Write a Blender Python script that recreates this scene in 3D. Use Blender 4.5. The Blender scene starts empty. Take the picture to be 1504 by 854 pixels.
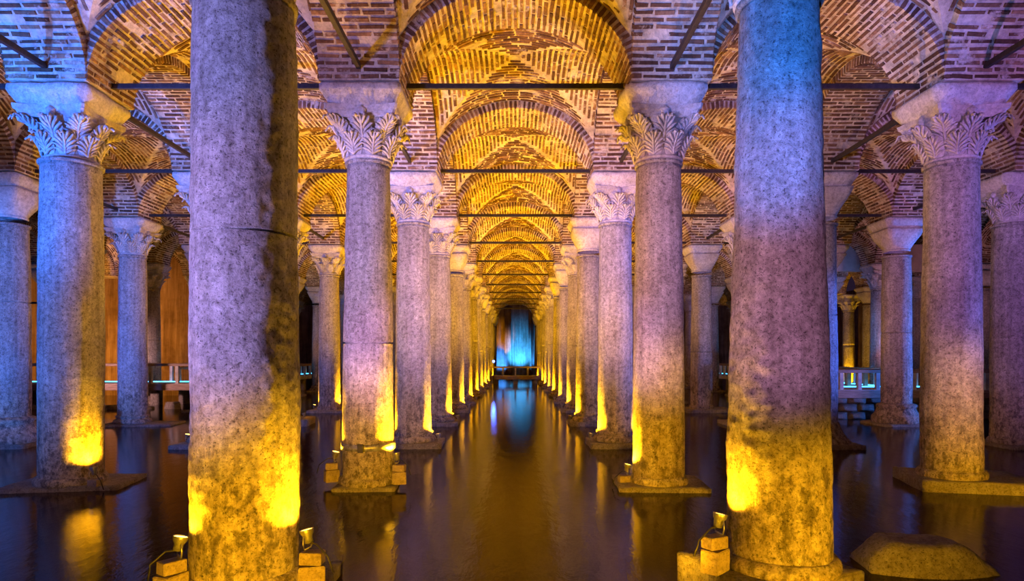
import bpy, bmesh, math, random
from mathutils import Vector, Matrix, noise
random.seed(7)
S = bpy.context.scene
COL = S.collection
PI = math.pi
D = 4.8                      # grid pitch of the columns (m)
F = 952.0                    # focal length in pixels of the 1504 wide frame
CAM_Z = 2.1
VPX, VPY = 757.0, 525.0

# ---------------------------------------------------------------- camera
cd = bpy.data.cameras.new('camera')
cd.sensor_width = 36.0
cd.lens = F / 1504 * 36.0
cd.shift_x = -(VPX - 752) / 1504
cd.shift_y = (VPY - 427) / 1504
cd.clip_start = 0.05
cam = bpy.data.objects.new('camera', cd)
cam.location = (0, 0, CAM_Z)
cam.rotation_euler = (PI / 2, 0, 0)
COL.objects.link(cam)
S.camera = cam

# ---------------------------------------------------------------- world, exposure
w = bpy.data.worlds.new('world')
w.use_nodes = True
w.node_tree.nodes['Background'].inputs[0].default_value = (0.42, 0.22, 0.55, 1)
w.node_tree.nodes['Background'].inputs[1].default_value = 0.035
S.world = w
S.view_settings.view_transform = 'Standard'
S.view_settings.look = 'None'
S.view_settings.exposure = 0.0
S.view_settings.gamma = 1.0
S.view_settings.use_curve_mapping = False
S.cycles.use_denoising = True
S.cycles.max_bounces = 5
S.cycles.diffuse_bounces = 3
S.cycles.glossy_bounces = 3
S.cycles.sample_clamp_indirect = 4.0


def light(name, kind, loc, aim, color, power, size=0.15, cone=80, blend=0.7, parent=None):
    ld = bpy.data.lights.new(name, kind)
    ld.color = color
    ld.energy = power
    if kind == 'SPOT':
        ld.spot_size = math.radians(cone)
        ld.spot_blend = blend
        ld.shadow_soft_size = size
    elif kind == 'AREA':
        ld.size = size
    else:
        ld.shadow_soft_size = size
    o = bpy.data.objects.new(name, ld)
    o.location = loc
    o.rotation_euler = (Vector(aim) - Vector(loc)).to_track_quat('-Z', 'Y').to_euler()
    COL.objects.link(o)
    if parent:
        o.parent = parent
        o.location = Vector(loc) - parent.location
    return o


# coloured show floodlights of the cistern, unseen; narrow spots added to brighten single columns
LAV = (0.50, 0.36, 1.0)
BLUE = (0.04, 0.20, 1.0)
PINK = (0.95, 0.42, 0.78)
AMBER = (1.0, 0.49, 0.006)
light('flood_blue_left', 'SPOT', (-13.0, 3.0, 2.2), (-8.6, 11.5, 4.2), BLUE, 6500, cone=60)
light('flood_blue_left_high', 'SPOT', (-9.5, 1.5, 1.2), (-7.4, 9.5, 6.2), (0.03, 0.17, 1.0), 12000, cone=42)
light('flood_blue_far_left', 'SPOT', (-9.7, 1.4, 1.3), (-12.1, 15.4, 3.0), (0.03, 0.20, 1.0), 15000, cone=30)
light('flood_blue_left_back', 'SPOT', (-15.6, 14.6, 1.5), (-11.9, 20.0, 3.4), (0.22, 0.25, 1.0), 1500, cone=60)
light('flood_lavender_left', 'SPOT', (-8.2, -0.8, 1.5), (-2.4, 9.0, 5.4), (0.20, 0.20, 1.0), 3000, cone=52)
light('flood_lavender_near_left', 'SPOT', (-7.4, -0.6, 1.6), (-2.45, 5.7, 3.6), (0.40, 0.40, 1.0), 4200, cone=34)
light('flood_pink_near_left', 'SPOT', (-6.4, 0.0, 0.9), (-2.4, 5.7, 2.9), PINK, 1300, cone=24)
light('flood_lavender_banded', 'SPOT', (-6.0, 0.6, 1.4), (-2.4, 10.6, 3.8), (0.55, 0.40, 1.0), 5000, cone=27)
light('flood_pink_third', 'SPOT', (-1.2, 4.4, 0.7), (-2.35, 15.4, 3.2), (0.85, 0.36, 0.85), 1500, cone=22)
light('flood_pink_centre', 'SPOT', (-1.0, 1.0, 1.3), (2.33, 10.6, 3.4), (0.95, 0.42, 0.72), 3300, cone=26)
light('flood_lavender_third', 'SPOT', (0.2, 4.4, 0.8), (2.40, 15.4, 3.4), (0.66, 0.36, 1.0), 1500, cone=20)
light('flood_violet_right', 'SPOT', (6.8, -0.5, 1.3), (7.3, 10.0, 4.6), (0.52, 0.24, 0.95), 3400, cone=46)
light('flood_violet_far_right', 'SPOT', (9.0, 3.0, 1.3), (11.6, 15.4, 3.6), (0.50, 0.24, 0.95), 2200, cone=36)
light('flood_blue_centre', 'SPOT', (-0.6, 0.2, 1.2), (2.15, 5.4, 4.7), (0.03, 0.22, 1.0), 6500, cone=27)
light('flood_blue_right', 'SPOT', (18.8, 18.6, 1.5), (11.9, 20.2, 3.0), BLUE, 4500, cone=70)
light('flood_blue_right_front', 'SPOT', (15.4, 12.6, 1.4), (2.4, 15.4, 3.0), (0.06, 0.16, 1.0), 7000, cone=26)
light('flood_blue_right_edge', 'SPOT', (13.5, 8.5, 1.2), (7.1, 10.5, 4.6), (0.06, 0.16, 1.0), 1600, cone=50)
light('flood_amber_front', 'SPOT', (0.4, 3.2, 0.35), (2.4, 10.5, 0.8), AMBER, 3800, cone=30)
light('flood_amber_banded', 'SPOT', (-0.4, 3.4, 0.35), (-2.4, 10.5, 0.7), AMBER, 3000, cone=26)
light('flood_amber_left_front', 'SPOT', (-1.5, 3.3, 0.3), (-2.4, 5.6, 0.7), AMBER, 800, cone=60)
light('flood_amber_right_front', 'SPOT', (2.5, 3.3, 0.3), (2.4, 5.6, 0.5), AMBER, 620, cone=60)
light('flood_pink_near_right', 'SPOT', (-1.2, -1.0, 1.4), (2.3, 5.5, 2.95), PINK, 2000, cone=23)
light('flood_amber_far_right', 'SPOT', (6.8, 5.6, 0.3), (7.2, 10.4, 0.6), AMBER, 1300, cone=50)


# ---------------------------------------------------------------- materials
class NT:
    def __init__(s, name):
        s.m = bpy.data.materials.new(name)
        s.m.use_nodes = True
        s.t = s.m.node_tree
        s.b = s.t.nodes['Principled BSDF']
        s.co = s.n('ShaderNodeTexCoord').outputs['Object']

    def n(s, kind, **kw):
        x = s.t.nodes.new(kind)
        for k, v in kw.items():
            if k.startswith('i_'):
                key = k[2:]
                x.inputs[int(key) if key.isdigit() else key].default_value = v
            else:
                setattr(x, k, v)
        return x

    def l(s, a, b):
        s.t.links.new(a, b)

    def mapped(s, sc, src=None):
        x = s.n('ShaderNodeMapping')
        x.inputs['Scale'].default_value = sc
        s.l(src or s.co, x.inputs[0])
        return x.outputs[0]

    def noise(s, scale, detail=5, rough=0.6, vec=None, dist=0.0):
        x = s.n('ShaderNodeTexNoise')
        x.inputs['Scale'].default_value = scale
        x.inputs['Detail'].default_value = detail
        x.inputs['Roughness'].default_value = rough
        x.inputs['Distortion'].default_value = dist
        s.l(vec or s.co, x.inputs['Vector'])
        return x.outputs['Fac']

    def ramp(s, fac, stops):
        x = s.n('ShaderNodeValToRGB')
        e = x.color_ramp.elements
        while len(e) < len(stops):
            e.new(0.5)
        for q, (p, c) in zip(e, stops):
            q.position = p
            q.color = (*c, 1) if len(c) == 3 else c
        s.l(fac, x.inputs[0])
        return x.outputs[0]

    def mix(s, a, b, fac, mode='MIX'):
        x = s.n('ShaderNodeMix', data_type='RGBA', blend_type=mode)
        for v, i in ((fac, 0), (a, 6), (b, 7)):
            if hasattr(v, 'is_linked'):
                s.l(v, x.inputs[i])
            else:
                x.inputs[i].default_value = v if i == 0 else (*v, 1)
        return x.outputs[2]

    def math(s, op, a, b=0.0):
        x = s.n('ShaderNodeMath', operation=op)
        for i, v in enumerate((a, b)):
            if hasattr(v, 'is_linked'):
                s.l(v, x.inputs[i])
            else:
                x.inputs[i].default_value = v
        return x.outputs[0]

    def bump(s, h, strength=0.5, dist=0.05, prev=None):
        x = s.n('ShaderNodeBump')
        x.inputs['Strength'].default_value = strength
        x.inputs['Distance'].default_value = dist
        s.l(h, x.inputs['Height'])
        if prev:
            s.l(prev, x.inputs['Normal'])
        return x.outputs[0]

    def done(s, col=None, rough=0.8, nrm=None, metal=0.0, spec=0.3):
        if col is not None:
            if hasattr(col, 'is_linked'):
                s.l(col, s.b.inputs['Base Color'])
            else:
                s.b.inputs['Base Color'].default_value = (*col, 1)
        s.b.inputs['Roughness'].default_value = rough
        s.b.inputs['Metallic'].default_value = metal
        s.b.inputs['Specular IOR Level'].default_value = spec
        if nrm:
            s.l(nrm, s.b.inputs['Normal'])
        return s.m


def stone_mat(name, light_c, dark_c, pit=1.0, streak=0.5, low=False):
    t = NT(name)
    rnd = t.n('ShaderNodeObjectInfo').outputs['Random']
    off = t.n('ShaderNodeVectorMath', operation='ADD')
    t.l(t.co, off.inputs[0])
    sc = t.n('ShaderNodeVectorMath', operation='SCALE')
    cmb = t.n('ShaderNodeCombineXYZ')
    t.l(rnd, cmb.inputs[0]); t.l(rnd, cmb.inputs[1]); t.l(rnd, cmb.inputs[2])
    t.l(cmb.outputs[0], sc.inputs[0]); sc.inputs['Scale'].default_value = 37.0
    t.l(sc.outputs[0], off.inputs[1])
    v = off.outputs[0]
    big = t.noise(1.6, 6, 0.65, v)
    med = t.noise(15, 6, 0.74, v, 0.3)
    fine = t.noise(42, 5, 0.78, v, 0.2)
    st = t.noise(1.0, 6, 0.7, t.mapped((11, 11, 0.7), v))
    c = t.ramp(med, [(0.32, dark_c), (0.45, tuple(0.5 * (a + b) for a, b in zip(light_c, dark_c))), (0.62, light_c)])
    c = t.mix(c, t.ramp(st, [(0.32, (0.42, 0.38, 0.36)), (0.58, (1, 1, 1))]), streak, 'MULTIPLY')
    c = t.mix(c, t.ramp(big, [(0.32, (0.55, 0.5, 0.5)), (0.6, (1, 1, 1))]), 0.7, 'MULTIPLY')
    c = t.mix(c, t.ramp(fine, [(0.37, (0.10, 0.08, 0.08)), (0.46, (1, 1, 1))]), 0.9 * pit, 'MULTIPLY')
    if low:      # damp mineral staining of the lower drum, ragged edge
        sep = t.n('ShaderNodeSeparateXYZ'); t.l(t.co, sep.inputs[0])
        hgt = t.math('ADD', sep.outputs[2], t.math('MULTIPLY', t.noise(2.2, 6, 0.7, t.mapped((3, 3, 1), v)), 1.6))
        stain = t.ramp(hgt, [(0.0, (1, 1, 1)), (1.0, (0, 0, 0))])
        hm = t.n('ShaderNodeMapRange'); t.l(hgt, hm.inputs[0])
        hm.inputs[1].default_value = 1.7; hm.inputs[2].default_value = 2.6; hm.inputs[3].default_value = 1; hm.inputs[4].default_value = 0
        blot = t.ramp(t.noise(9, 8, 0.75, t.mapped((1, 1, 0.55), v), 0.1), [(0.42, (0.16, 0.10, 0.05)), (0.52, (0.95, 0.82, 0.60))])
        c = t.mix(c, t.mix(c, blot, 0.75, 'MULTIPLY'), hm.outputs[0])
    n = t.bump(big, 0.5, 0.08)
    n = t.bump(med, 1.0 * pit, 0.05, n)
    n = t.bump(fine, 1.0 * pit, 0.022, n)
    return t.done(c, 0.72, n, spec=0.35)


M = {}
M['marble'] = stone_mat('pitted_marble', (0.86, 0.80, 0.78), (0.30, 0.25, 0.23), 1.0, 0.6, True)
M['carved'] = stone_mat('carved_marble', (0.78, 0.72, 0.70), (0.40, 0.35, 0.33), 0.35, 0.1)
M['impost'] = stone_mat('impost_stone', (0.86, 0.80, 0.78), (0.45, 0.40, 0.38), 0.5, 0.1)
M['plinth'] = stone_mat('wet_plinth_stone', (0.46, 0.40, 0.34), (0.20, 0.16, 0.13), 1.0, 0.2)
M['block'] = stone_mat('block_stone', (0.40, 0.30, 0.22), (0.20, 0.14, 0.10), 0.6, 0.0)

t = NT('brick')
isl = t.n('ShaderNodeNewGeometry').outputs['Random Per Island']
rn = t.math('FRACT', t.math('ADD', isl, t.n('ShaderNodeObjectInfo').outputs['Random']))
c = t.ramp(rn, [(0, (0.09, 0.045, 0.028)), (0.5, (0.17, 0.09, 0.055)), (1, (0.34, 0.20, 0.12))])
gn = t.n('ShaderNodeNewGeometry').outputs['Position']
c = t.mix(c, t.ramp(t.noise(14, 5, 0.7, gn), [(0.35, (0.45, 0.4, 0.38)), (0.6, (1.15, 1.1, 1.05))]), 0.8, 'MULTIPLY')
c = t.mix(c, (0.70, 0.60, 0.50), t.ramp(t.noise(3.2, 6, 0.7, gn), [(0.55, (0, 0, 0)), (0.66, (0.85, 0.85, 0.85))]))
M['brick'] = t.done(c, 0.85, t.bump(t.noise(40, 5, 0.7, gn), 0.7, 0.02), spec=0.2)

t = NT('mortar')
gn = t.n('ShaderNodeNewGeometry').outputs['Position']
c = t.ramp(t.noise(7, 6, 0.7, gn), [(0.3, (0.40, 0.33, 0.27)), (0.58, (0.84, 0.72, 0.58))])
c = t.mix(c, t.ramp(t.noise(1.1, 6, 0.7, gn), [(0.36, (0.5, 0.45, 0.42)), (0.58, (1, 1, 1))]), 0.8, 'MULTIPLY')
M['mortar'] = t.done(c, 0.9, t.bump(t.noise(22, 6, 0.75, gn), 0.9, 0.03), spec=0.2)

t = NT('plaster_wall')
v = t.mapped((2.4, 2.4, 0.16))
c = t.ramp(t.noise(1.3, 8, 0.72, v), [(0.3, (0.16, 0.09, 0.05)), (0.5, (0.42, 0.26, 0.15)), (0.68, (0.66, 0.46, 0.30))])
c = t.mix(c, t.ramp(t.noise(0.8, 6, 0.7), [(0.35, (0.5, 0.45, 0.4)), (0.6, (1, 1, 1))]), 0.8, 'MULTIPLY')
M['plaster'] = t.done(c, 0.85, t.bump(t.noise(9, 6, 0.7), 0.6, 0.04))

t = NT('smooth_plaster')
c = t.ramp(t.noise(1.2, 6, 0.7), [(0.3, (0.42, 0.34, 0.32)), (0.65, (0.66, 0.56, 0.54))])
M['smooth'] = t.done(c, 0.8, t.bump(t.noise(12, 5, 0.7), 0.3, 0.02))

t = NT('water')
wv = t.noise(1.0, 4, 0.6, t.mapped((5.5, 2.2, 1)))
wf = t.noise(1.0, 3, 0.6, t.mapped((26, 13, 1)))
n = t.bump(wv, 0.10, 0.05)
n = t.bump(wf, 0.10, 0.012, n)
c = t.ramp(t.noise(0.6, 6, 0.7), [(0.35, (0.010, 0.005, 0.004)), (0.65, (0.035, 0.018, 0.012))])
M['water'] = t.done(c, 0.06, n, spec=0.22)
t.b.inputs['IOR'].default_value = 1.27

t = NT('iron')
c = t.ramp(t.noise(18, 5, 0.7), [(0.4, (0.012, 0.010, 0.014)), (0.7, (0.045, 0.03, 0.028))])
M['iron'] = t.done(c, 0.55, t.bump(t.noise(60, 4, 0.7), 0.3, 0.01), spec=0.4)
t = NT('lamp_metal')
M['lamp_metal'] = t.done(t.ramp(t.noise(30, 3), [(0.3, (0.30, 0.28, 0.26)), (0.7, (0.55, 0.52, 0.48))]), 0.35, metal=0.8)
t = NT('cable_rubber')
M['cable'] = t.done(t.ramp(t.noise(30, 3), [(0.3, (0.008, 0.008, 0.008)), (0.7, (0.03, 0.025, 0.02))]), 0.5)
t = NT('walkway_timber')
c = t.ramp(t.noise(3, 6, 0.7, t.mapped((1, 8, 8))), [(0.3, (0.20, 0.13, 0.10)), (0.7, (0.46, 0.33, 0.27))])
M['timber'] = t.done(c, 0.7, t.bump(t.noise(12, 5), 0.3, 0.02))
t = NT('walkway_concrete')
c = t.ramp(t.noise(4, 6, 0.7), [(0.3, (0.36, 0.33, 0.32)), (0.7, (0.66, 0.62, 0.6))])
M['concrete'] = t.done(c, 0.8, t.bump(t.noise(14, 6), 0.4, 0.03))
t = NT('floor_stone')
M['floor'] = t.done(t.ramp(t.noise(1.3, 6), [(0.3, (0.03, 0.02, 0.015)), (0.7, (0.10, 0.07, 0.05))]), 0.9)
t = NT('steel_band')
M['steel'] = t.done(t.ramp(t.noise(16, 5), [(0.35, (0.16, 0.14, 0.13)), (0.7, (0.5, 0.47, 0.45))]), 0.45, metal=0.6)


def emit(name, col, strength):
    t = NT(name)
    t.b.inputs['Emission Color'].default_value = (*col, 1)
    t.b.inputs['Emission Strength'].default_value = strength
    return t.done((0.05, 0.05, 0.05), 0.4)


M['lens'] = emit('amber_lens', (1.0, 0.55, 0.08), 9.0)
M['lens_blue'] = emit('blue_lens', (0.06, 0.16, 1.0), 14.0)
M['led'] = emit('cyan_led', (0.06, 0.50, 1.0), 4.5)  # emission put in for the cyan-lit walkway decks

# ---------------------------------------------------------------- mesh helpers


def tag(o, label=None, cat=None, group=None, kind=None):
    if label: o['label'] = label
    if cat: o['category'] = cat
    if group: o['group'] = group
    if kind: o['kind'] = kind
    return o


def empty(name, loc=(0, 0, 0), rz=0.0, **kw):
    o = bpy.data.objects.new(name, None)
    o.empty_display_size = 0.2
    o.location = loc
    o.rotation_euler = (0, 0, rz)
    COL.objects.link(o)
    return tag(o, **kw)


def mesh(name, verts, faces, mat, smooth=False):
    me = bpy.data.meshes.new(name)
    me.from_pydata(verts, [], faces)
    me.materials.append(M[mat])
    if smooth:
        me.polygons.foreach_set('use_smooth', [True] * len(me.polygons))
    me.update()
    return me


def bm_mesh(name, bm, mat, smooth=False):
    me = bpy.data.meshes.new(name)
    bm.to_mesh(me)
    bm.free()
    me.materials.append(M[mat])
    if smooth:
        me.polygons.foreach_set('use_smooth', [True] * len(me.polygons))
    return me


def obj(name, me, parent=None, loc=(0, 0, 0), rz=0.0, mat4=None, kind=None):
    o = bpy.data.objects.new(name, me)
    if parent:
        o.parent = parent
    if mat4 is not None:
        o.matrix_local = mat4
    else:
        o.location = loc
        o.rotation_euler = (0, 0, rz)
    COL.objects.link(o)
    if kind:
        o['kind'] = kind
    return o


def box_bm(sx, sy, sz, cz=0.0, bevel=0.0, bm=None, at=(0, 0, 0), rz=0.0):
    b = bm or bmesh.new()
    r = bmesh.ops.create_cube(b, size=1.0)
    mt = Matrix.Translation((at[0], at[1], at[2] + cz)) @ Matrix.Rotation(rz, 4, 'Z') @ Matrix.Diagonal((sx, sy, sz, 1))
    bmesh.ops.transform(b, matrix=mt, verts=r['verts'])
    if bevel:
        ed = list({e for v in r['verts'] for e in v.link_edges})
        bmesh.ops.bevel(b, geom=ed, offset=bevel, segments=2, affect='EDGES', profile=0.6)
    return b


def rough_box(name, sx, sy, sz, mat, amp=0.02, cuts=5, taper=1.0, seed=0, bevel=0.03, freq=2.5):
    """A worn stone block standing on z = 0, wider at the top when taper > 1."""
    b = bmesh.new()
    bmesh.ops.create_cube(b, size=1.0)
    bmesh.ops.bevel(b, geom=b.edges[:], offset=bevel / max(sx, sz), segments=2, affect='EDGES')
    bmesh.ops.subdivide_edges(b, edges=[e for e in b.edges if e.calc_length() > 0.3], cuts=cuts, use_grid_fill=True)
    so = Vector((seed * 13.7, seed * 5.1, seed * 2.3))
    for v in b.verts:
        k = 1 + (taper - 1) * min(1.0, max(0.0, (v.co.z + 0.5) * 1.45))
        p = Vector((v.co.x * sx * k, v.co.y * sy * k, (v.co.z + 0.5) * sz))
        d = noise.noise_vector(p * freq + so) * amp + noise.noise_vector(p * freq * 3.1 + so) * amp * 0.4
        v.co = p + d
    return bm_mesh(name, b, mat, True)


def lathe(name, prof, mat, seg=40, amp=0.0, seed=0, cap=True, fr=1.0):
    vs, fs = [], []
    so = Vector((seed * 7.3, seed * 3.7, seed * 11.1))
    for (r, z) in prof:
        for j in range(seg):
            a = 2 * PI * j / seg
            p = Vector((r * math.cos(a), r * math.sin(a), z))
            if amp:
                n = noise.noise(Vector((p.x * 1.7, p.y * 1.7, z * 0.8)) * fr + so) + 0.55 * noise.noise(Vector((p.x * 5, p.y * 5, z * 3.2)) * fr + so) + 0.35 * noise.noise(p * 13 * fr + so)
                k = 1 + n * amp / max(r, 0.1)
                p.x *= k; p.y *= k
            vs.append(p)
    for i in range(len(prof) - 1):
        for j in range(seg):
            a, b2 = i * seg + j, i * seg + (j + 1) % seg
            fs.append((a, b2, b2 + seg, a + seg))
    if cap:
        fs.append(tuple(range(seg))[::-1])
        fs.append(tuple(range((len(prof) - 1) * seg, len(prof) * seg)))
    return mesh(name, vs, fs, mat, True)


def tube(name, pts, r, mat, seg=8):
    vs, fs = [], []
    n = len(pts)
    pts = [Vector(p) for p in pts]
    up = Vector((0, 0, 1))
    for i, p in enumerate(pts):
        d = (pts[min(i + 1, n - 1)] - pts[max(i - 1, 0)]).normalized()
        s = d.cross(up if abs(d.z) < 0.95 else Vector((1, 0, 0))).normalized()
        u = s.cross(d)
        for j in range(seg):
            a = 2 * PI * j / seg
            vs.append(p + s * (r * math.cos(a)) + u * (r * math.sin(a)))
    for i in range(n - 1):
        for j in range(seg):
            a, b2 = i * seg + j, i * seg + (j + 1) % seg
            fs.append((a, b2, b2 + seg, a + seg))
    fs.append(tuple(range(seg))[::-1])
    fs.append(tuple(range((n - 1) * seg, n * seg)))
    return mesh(name, vs, fs, mat, True)


def proj(p):
    y = max(p[1], 0.3)
    return VPX + p[0] / y * F, VPY - (p[2] - CAM_Z) / y * F


def in_view(p, m=25):
    if p[1] < 0.8:
        return False
    x, y = proj(p)
    return -m < x < 1504 + m and -m < y < 854 + m


def ky(k):
    return D * (1.2 + k)


# ---------------------------------------------------------------- the setting: water, floor, walls
YB = 15.4 * D
fl = obj('floor', mesh('floor', [(-36, -9, -1.2), (36, -9, -1.2), (36, YB, -1.2), (-36, YB, -1.2)], [(0, 1, 2, 3)], 'floor'), kind='structure')
wt = obj('water', mesh('water', [(-36, -9, 0), (36, -9, 0), (36, YB, 0), (-36, YB, 0)], [(0, 1, 2, 3)], 'water'), kind='structure')


def wall(name, x0, y0, x1, y1, mat, z0=-1.2, z1=9.2, th=0.5):
    dx, dy = x1 - x0, y1 - y0
    L = math.hypot(dx, dy)
    b = box_bm(L, th, z1 - z0, cz=(z1 - z0) / 2)
    return obj(name, bm_mesh(name, b, mat), None, ((x0 + x1) / 2, (y0 + y1) / 2, z0), math.atan2(dy, dx), kind='structure')


wall('wall_back', -36, YB, 36, YB, 'plaster')
wall('wall_left', -36, -9, -36, YB, 'plaster')
wall('wall_right', 36, -9, 36, YB, 'plaster')
wall('wall_left_inner', -36, 7.46 * D, -15.6, 7.46 * D, 'plaster')
wall('wall_right_inner', 24.5, 9.6 * D, 36, 9.6 * D, 'plaster')

# ---------------------------------------------------------------- brick ceiling
SPR = 6.36                   # springing level above the water
A, B = 1.785, 1.42           # half span and rise of an arch
HW = 0.615                   # half width of an arch band
RING = 0.17
A2, B2 = A + RING, B + RING
CO = 0.098                   # pitch of the brick courses


def hx(u):
    return B2 * math.sqrt(max(0.0, 1 - (u / A2) ** 2))


def web_z(x, y):
    m = min(abs(x), abs(y)); q = max(abs(x), abs(y))
    return hx(m) + 0.16 * max(0.0, 1 - q / A)


def brick_variant(seed):
    r = random.Random(seed)
    vs = []
    for z, s in ((0.0, 1.0), (0.72, 1.0), (1.0, 0.86)):
        for x, y in ((-0.5, -0.5), (0.5, -0.5), (0.5, 0.5), (-0.5, 0.5)):
            j = 0.045
            vs.append((x * (1 - (1 - s) * 0.35) + r.uniform(-j, j) * 0.5, y * s + r.uniform(-j, j) * 2, z))
    fs = []
    for q in (0, 4):
        for i in range(4):
            a, b2 = q + i, q + (i + 1) % 4
            fs.append((a, b2, b2 + 4, a + 4))
    fs.append((8, 9, 10, 11))
    return vs, fs


BV = [brick_variant(s) for s in range(6)]
BRICK_ME = [mesh('brick', v, f, 'brick') for v, f in BV]
# brick local frame: x along its length, y across the course, z outwards (0 = embedded, 1 = face)


def frame(o, ex, ey, ez, sx, sy, sz):
    return Matrix(((ex.x * sx, ey.x * sy, ez.x * sz, o.x), (ex.y * sx, ey.y * sy, ez.y * sz, o.y), (ex.z * sx, ey.z * sy, ez.z * sz, o.z), (0, 0, 0, 1)))


def arch_layout(seed):
    r = random.Random(seed)
    out = []
    N = 400
    pts = [(A * math.cos(PI * i / N), B * math.sin(PI * i / N)) for i in range(N + 1)]
    s, acc = 0.0, [0.0]
    for p, q in zip(pts, pts[1:]):
        s += math.hypot(q[0] - p[0], q[1] - p[1]); acc.append(s)
    nc = int(s / CO)
    j = 0
    for c in range(nc):
        tgt = (c + 0.5) * s / nc
        while acc[j + 1] < tgt: j += 1
        f = (tgt - acc[j]) / (acc[j + 1] - acc[j])
        u = pts[j][0] + f * (pts[j + 1][0] - pts[j][0]); z = pts[j][1] + f * (pts[j + 1][1] - pts[j][1])
        nrm = Vector((-u / A ** 2, 0, -z / B ** 2)).normalized()        # towards the opening
        tan = Vector((0, 1, 0)).cross(nrm)
        v = -HW - 0.014 - (0.0 if c % 2 == 0 else 0.0)
        first = True
        while v < HW + 0.01:
            L = r.uniform(0.27, 0.40) if not (first and c % 2) else r.uniform(0.13, 0.2)
            first = False
            e = min(v + L, HW + 0.014)
            if HW + 0.014 - e < 0.10: e = HW + 0.014
            deep = 0.15 if (v < -HW + 0.05 or e > HW - 0.05) else 0.06
            face = r.uniform(0.006, 0.026)
            if r.random() > 0.035:
                o = Vector((u, (v + e) / 2, SPR + z)) - nrm * deep
                jt = r.uniform(-0.035, 0.035); ex = (Vector((0, 1, 0)) + tan * jt).normalized()
                out.append(frame(o, ex, nrm.cross(ex), nrm, e - v, CO * r.uniform(0.50, 0.68), deep + face))
            v = e + r.uniform(0.022, 0.04)
    return out


def web_layout(seed):
    r = random.Random(seed)
    out = []
    rows = int(A / 0.102)
    for q in range(4):
        R = Matrix.Rotation(q * PI / 2, 4, 'Z')
        for c in range(rows):
            y = A - (c + 0.5) * A / rows
            x = -y + 0.05 + r.uniform(0, 0.12)
            while x < y - 0.09:
                slope = abs(B2 * x / (A2 ** 2 * math.sqrt(max(0.02, 1 - (x / A2) ** 2))))
                L = r.uniform(0.27, 0.40) / math.sqrt(1 + slope ** 2)
                e = min(x + L, y - 0.05)
                if e - x < 0.06: break
                xm = (x + e) / 2
                z0, z1 = web_z(x, y), web_z(e, y)
                ex = Vector((e - x, 0, z1 - z0)); ln = ex.length; ex.normalize()
                ez = Vector((ex.z, 0, -ex.x))
                ey = ez.cross(ex)
                o = Vector((xm, y, SPR + (z0 + z1) / 2)) - ez * 0.05
                m = frame(o, ex, ey, ez, ln, 0.102 * r.uniform(0.50, 0.66), 0.05 + r.uniform(0.012, 0.022))
                if r.random() > 0.03:
                    out.append(R @ m)
                x = e + r.uniform(0.022, 0.04)
    return out


def join_bricks(name, mats, seed=0):
    vs, fs = [], []
    for i, m in enumerate(mats):
        v, f = BV[(i * 7 + seed) % 6]
        n = len(vs)
        vs += [m @ Vector(p) for p in v]
        fs += [tuple(a + n for a in q) for q in f]
    return mesh(name, vs, fs, 'brick')


def arch_backing():
    N = 28
    vs, fs = [], []
    for i in range(N + 1):
        a = PI * i / N
        u, z = A * math.cos(a), B * math.sin(a)
        for v in (-HW, HW):
            vs.append((u, v, SPR + z))
            vs.append((u, v, SPR + hx(u) + 0.02))
    for i in range(N):
        p, q = i * 4, i * 4 + 4
        fs += [(p, q, q + 2, p + 2), (p, p + 1, q + 1, q), (p + 2, q + 2, q + 3, p + 3), (p + 1, p + 3, q + 3, q + 1)]
    return mesh('arch', vs, fs, 'mortar')


def vault_backing():
    n = 12
    vs, fs = [], []
    for q in range(4):
        R = Matrix.Rotation(q * PI / 2, 4, 'Z')
        base = len(vs)
        for i in range(n + 1):
            y = A * i / n
            for j in range(n + 1):
                x = -y + 2 * y * j / n
                vs.append(R @ Vector((x, y, SPR + web_z(x, y))))
        for i in range(n):
            for j in range(n):
                a = base + i * (n + 1) + j
                fs.append((a, a + 1, a + n + 2, a + n + 1))
    return mesh('vault', vs, fs, 'mortar')


ARCH_L = [arch_layout(s) for s in (1, 2, 3)]
WEB_L = [web_layout(s) for s in (4, 5)]
ARCH_ME = arch_backing()
VAULT_ME = vault_backing()
ARCH_BR = [join_bricks('bricks', l, i) for i, l in enumerate(ARCH_L)]
WEB_BR = [join_bricks('bricks', l, i) for i, l in enumerate(WEB_L)]
PIER_ME = bm_mesh('pier_core', box_bm(2 * HW - 0.02, 2 * HW - 0.02, 1.2, cz=SPR + 0.6), 'mortar')

ceiling = empty('ceiling', kind='structure')
BRN = [0]


def masonry(name, me, lay, joined, loc, rz, single, sd):
    p = obj(name, me, ceiling, loc, rz)
    W = Matrix.Translation(loc) @ Matrix.Rotation(rz, 4, 'Z')
    if not single:
        obj('bricks', joined, p, kind='stuff')
        return
    far = []
    shown = 0
    for i, m in enumerate(lay):
        if in_view(W @ m.translation) and shown < 298:
            o = bpy.data.objects.new('brick', BRICK_ME[(i * 5 + sd) % 6])
            o.parent = p
            o.matrix_local = m
            COL.objects.link(o)
            shown += 1
        else:
            far.append(m)
    BRN[0] += shown
    if far:
        obj('bricks', join_bricks('bricks', far, sd), p, kind='stuff')


def half(k):                 # how many columns stand on either side in row k
    return 5 if k <= 9 else 3


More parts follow.
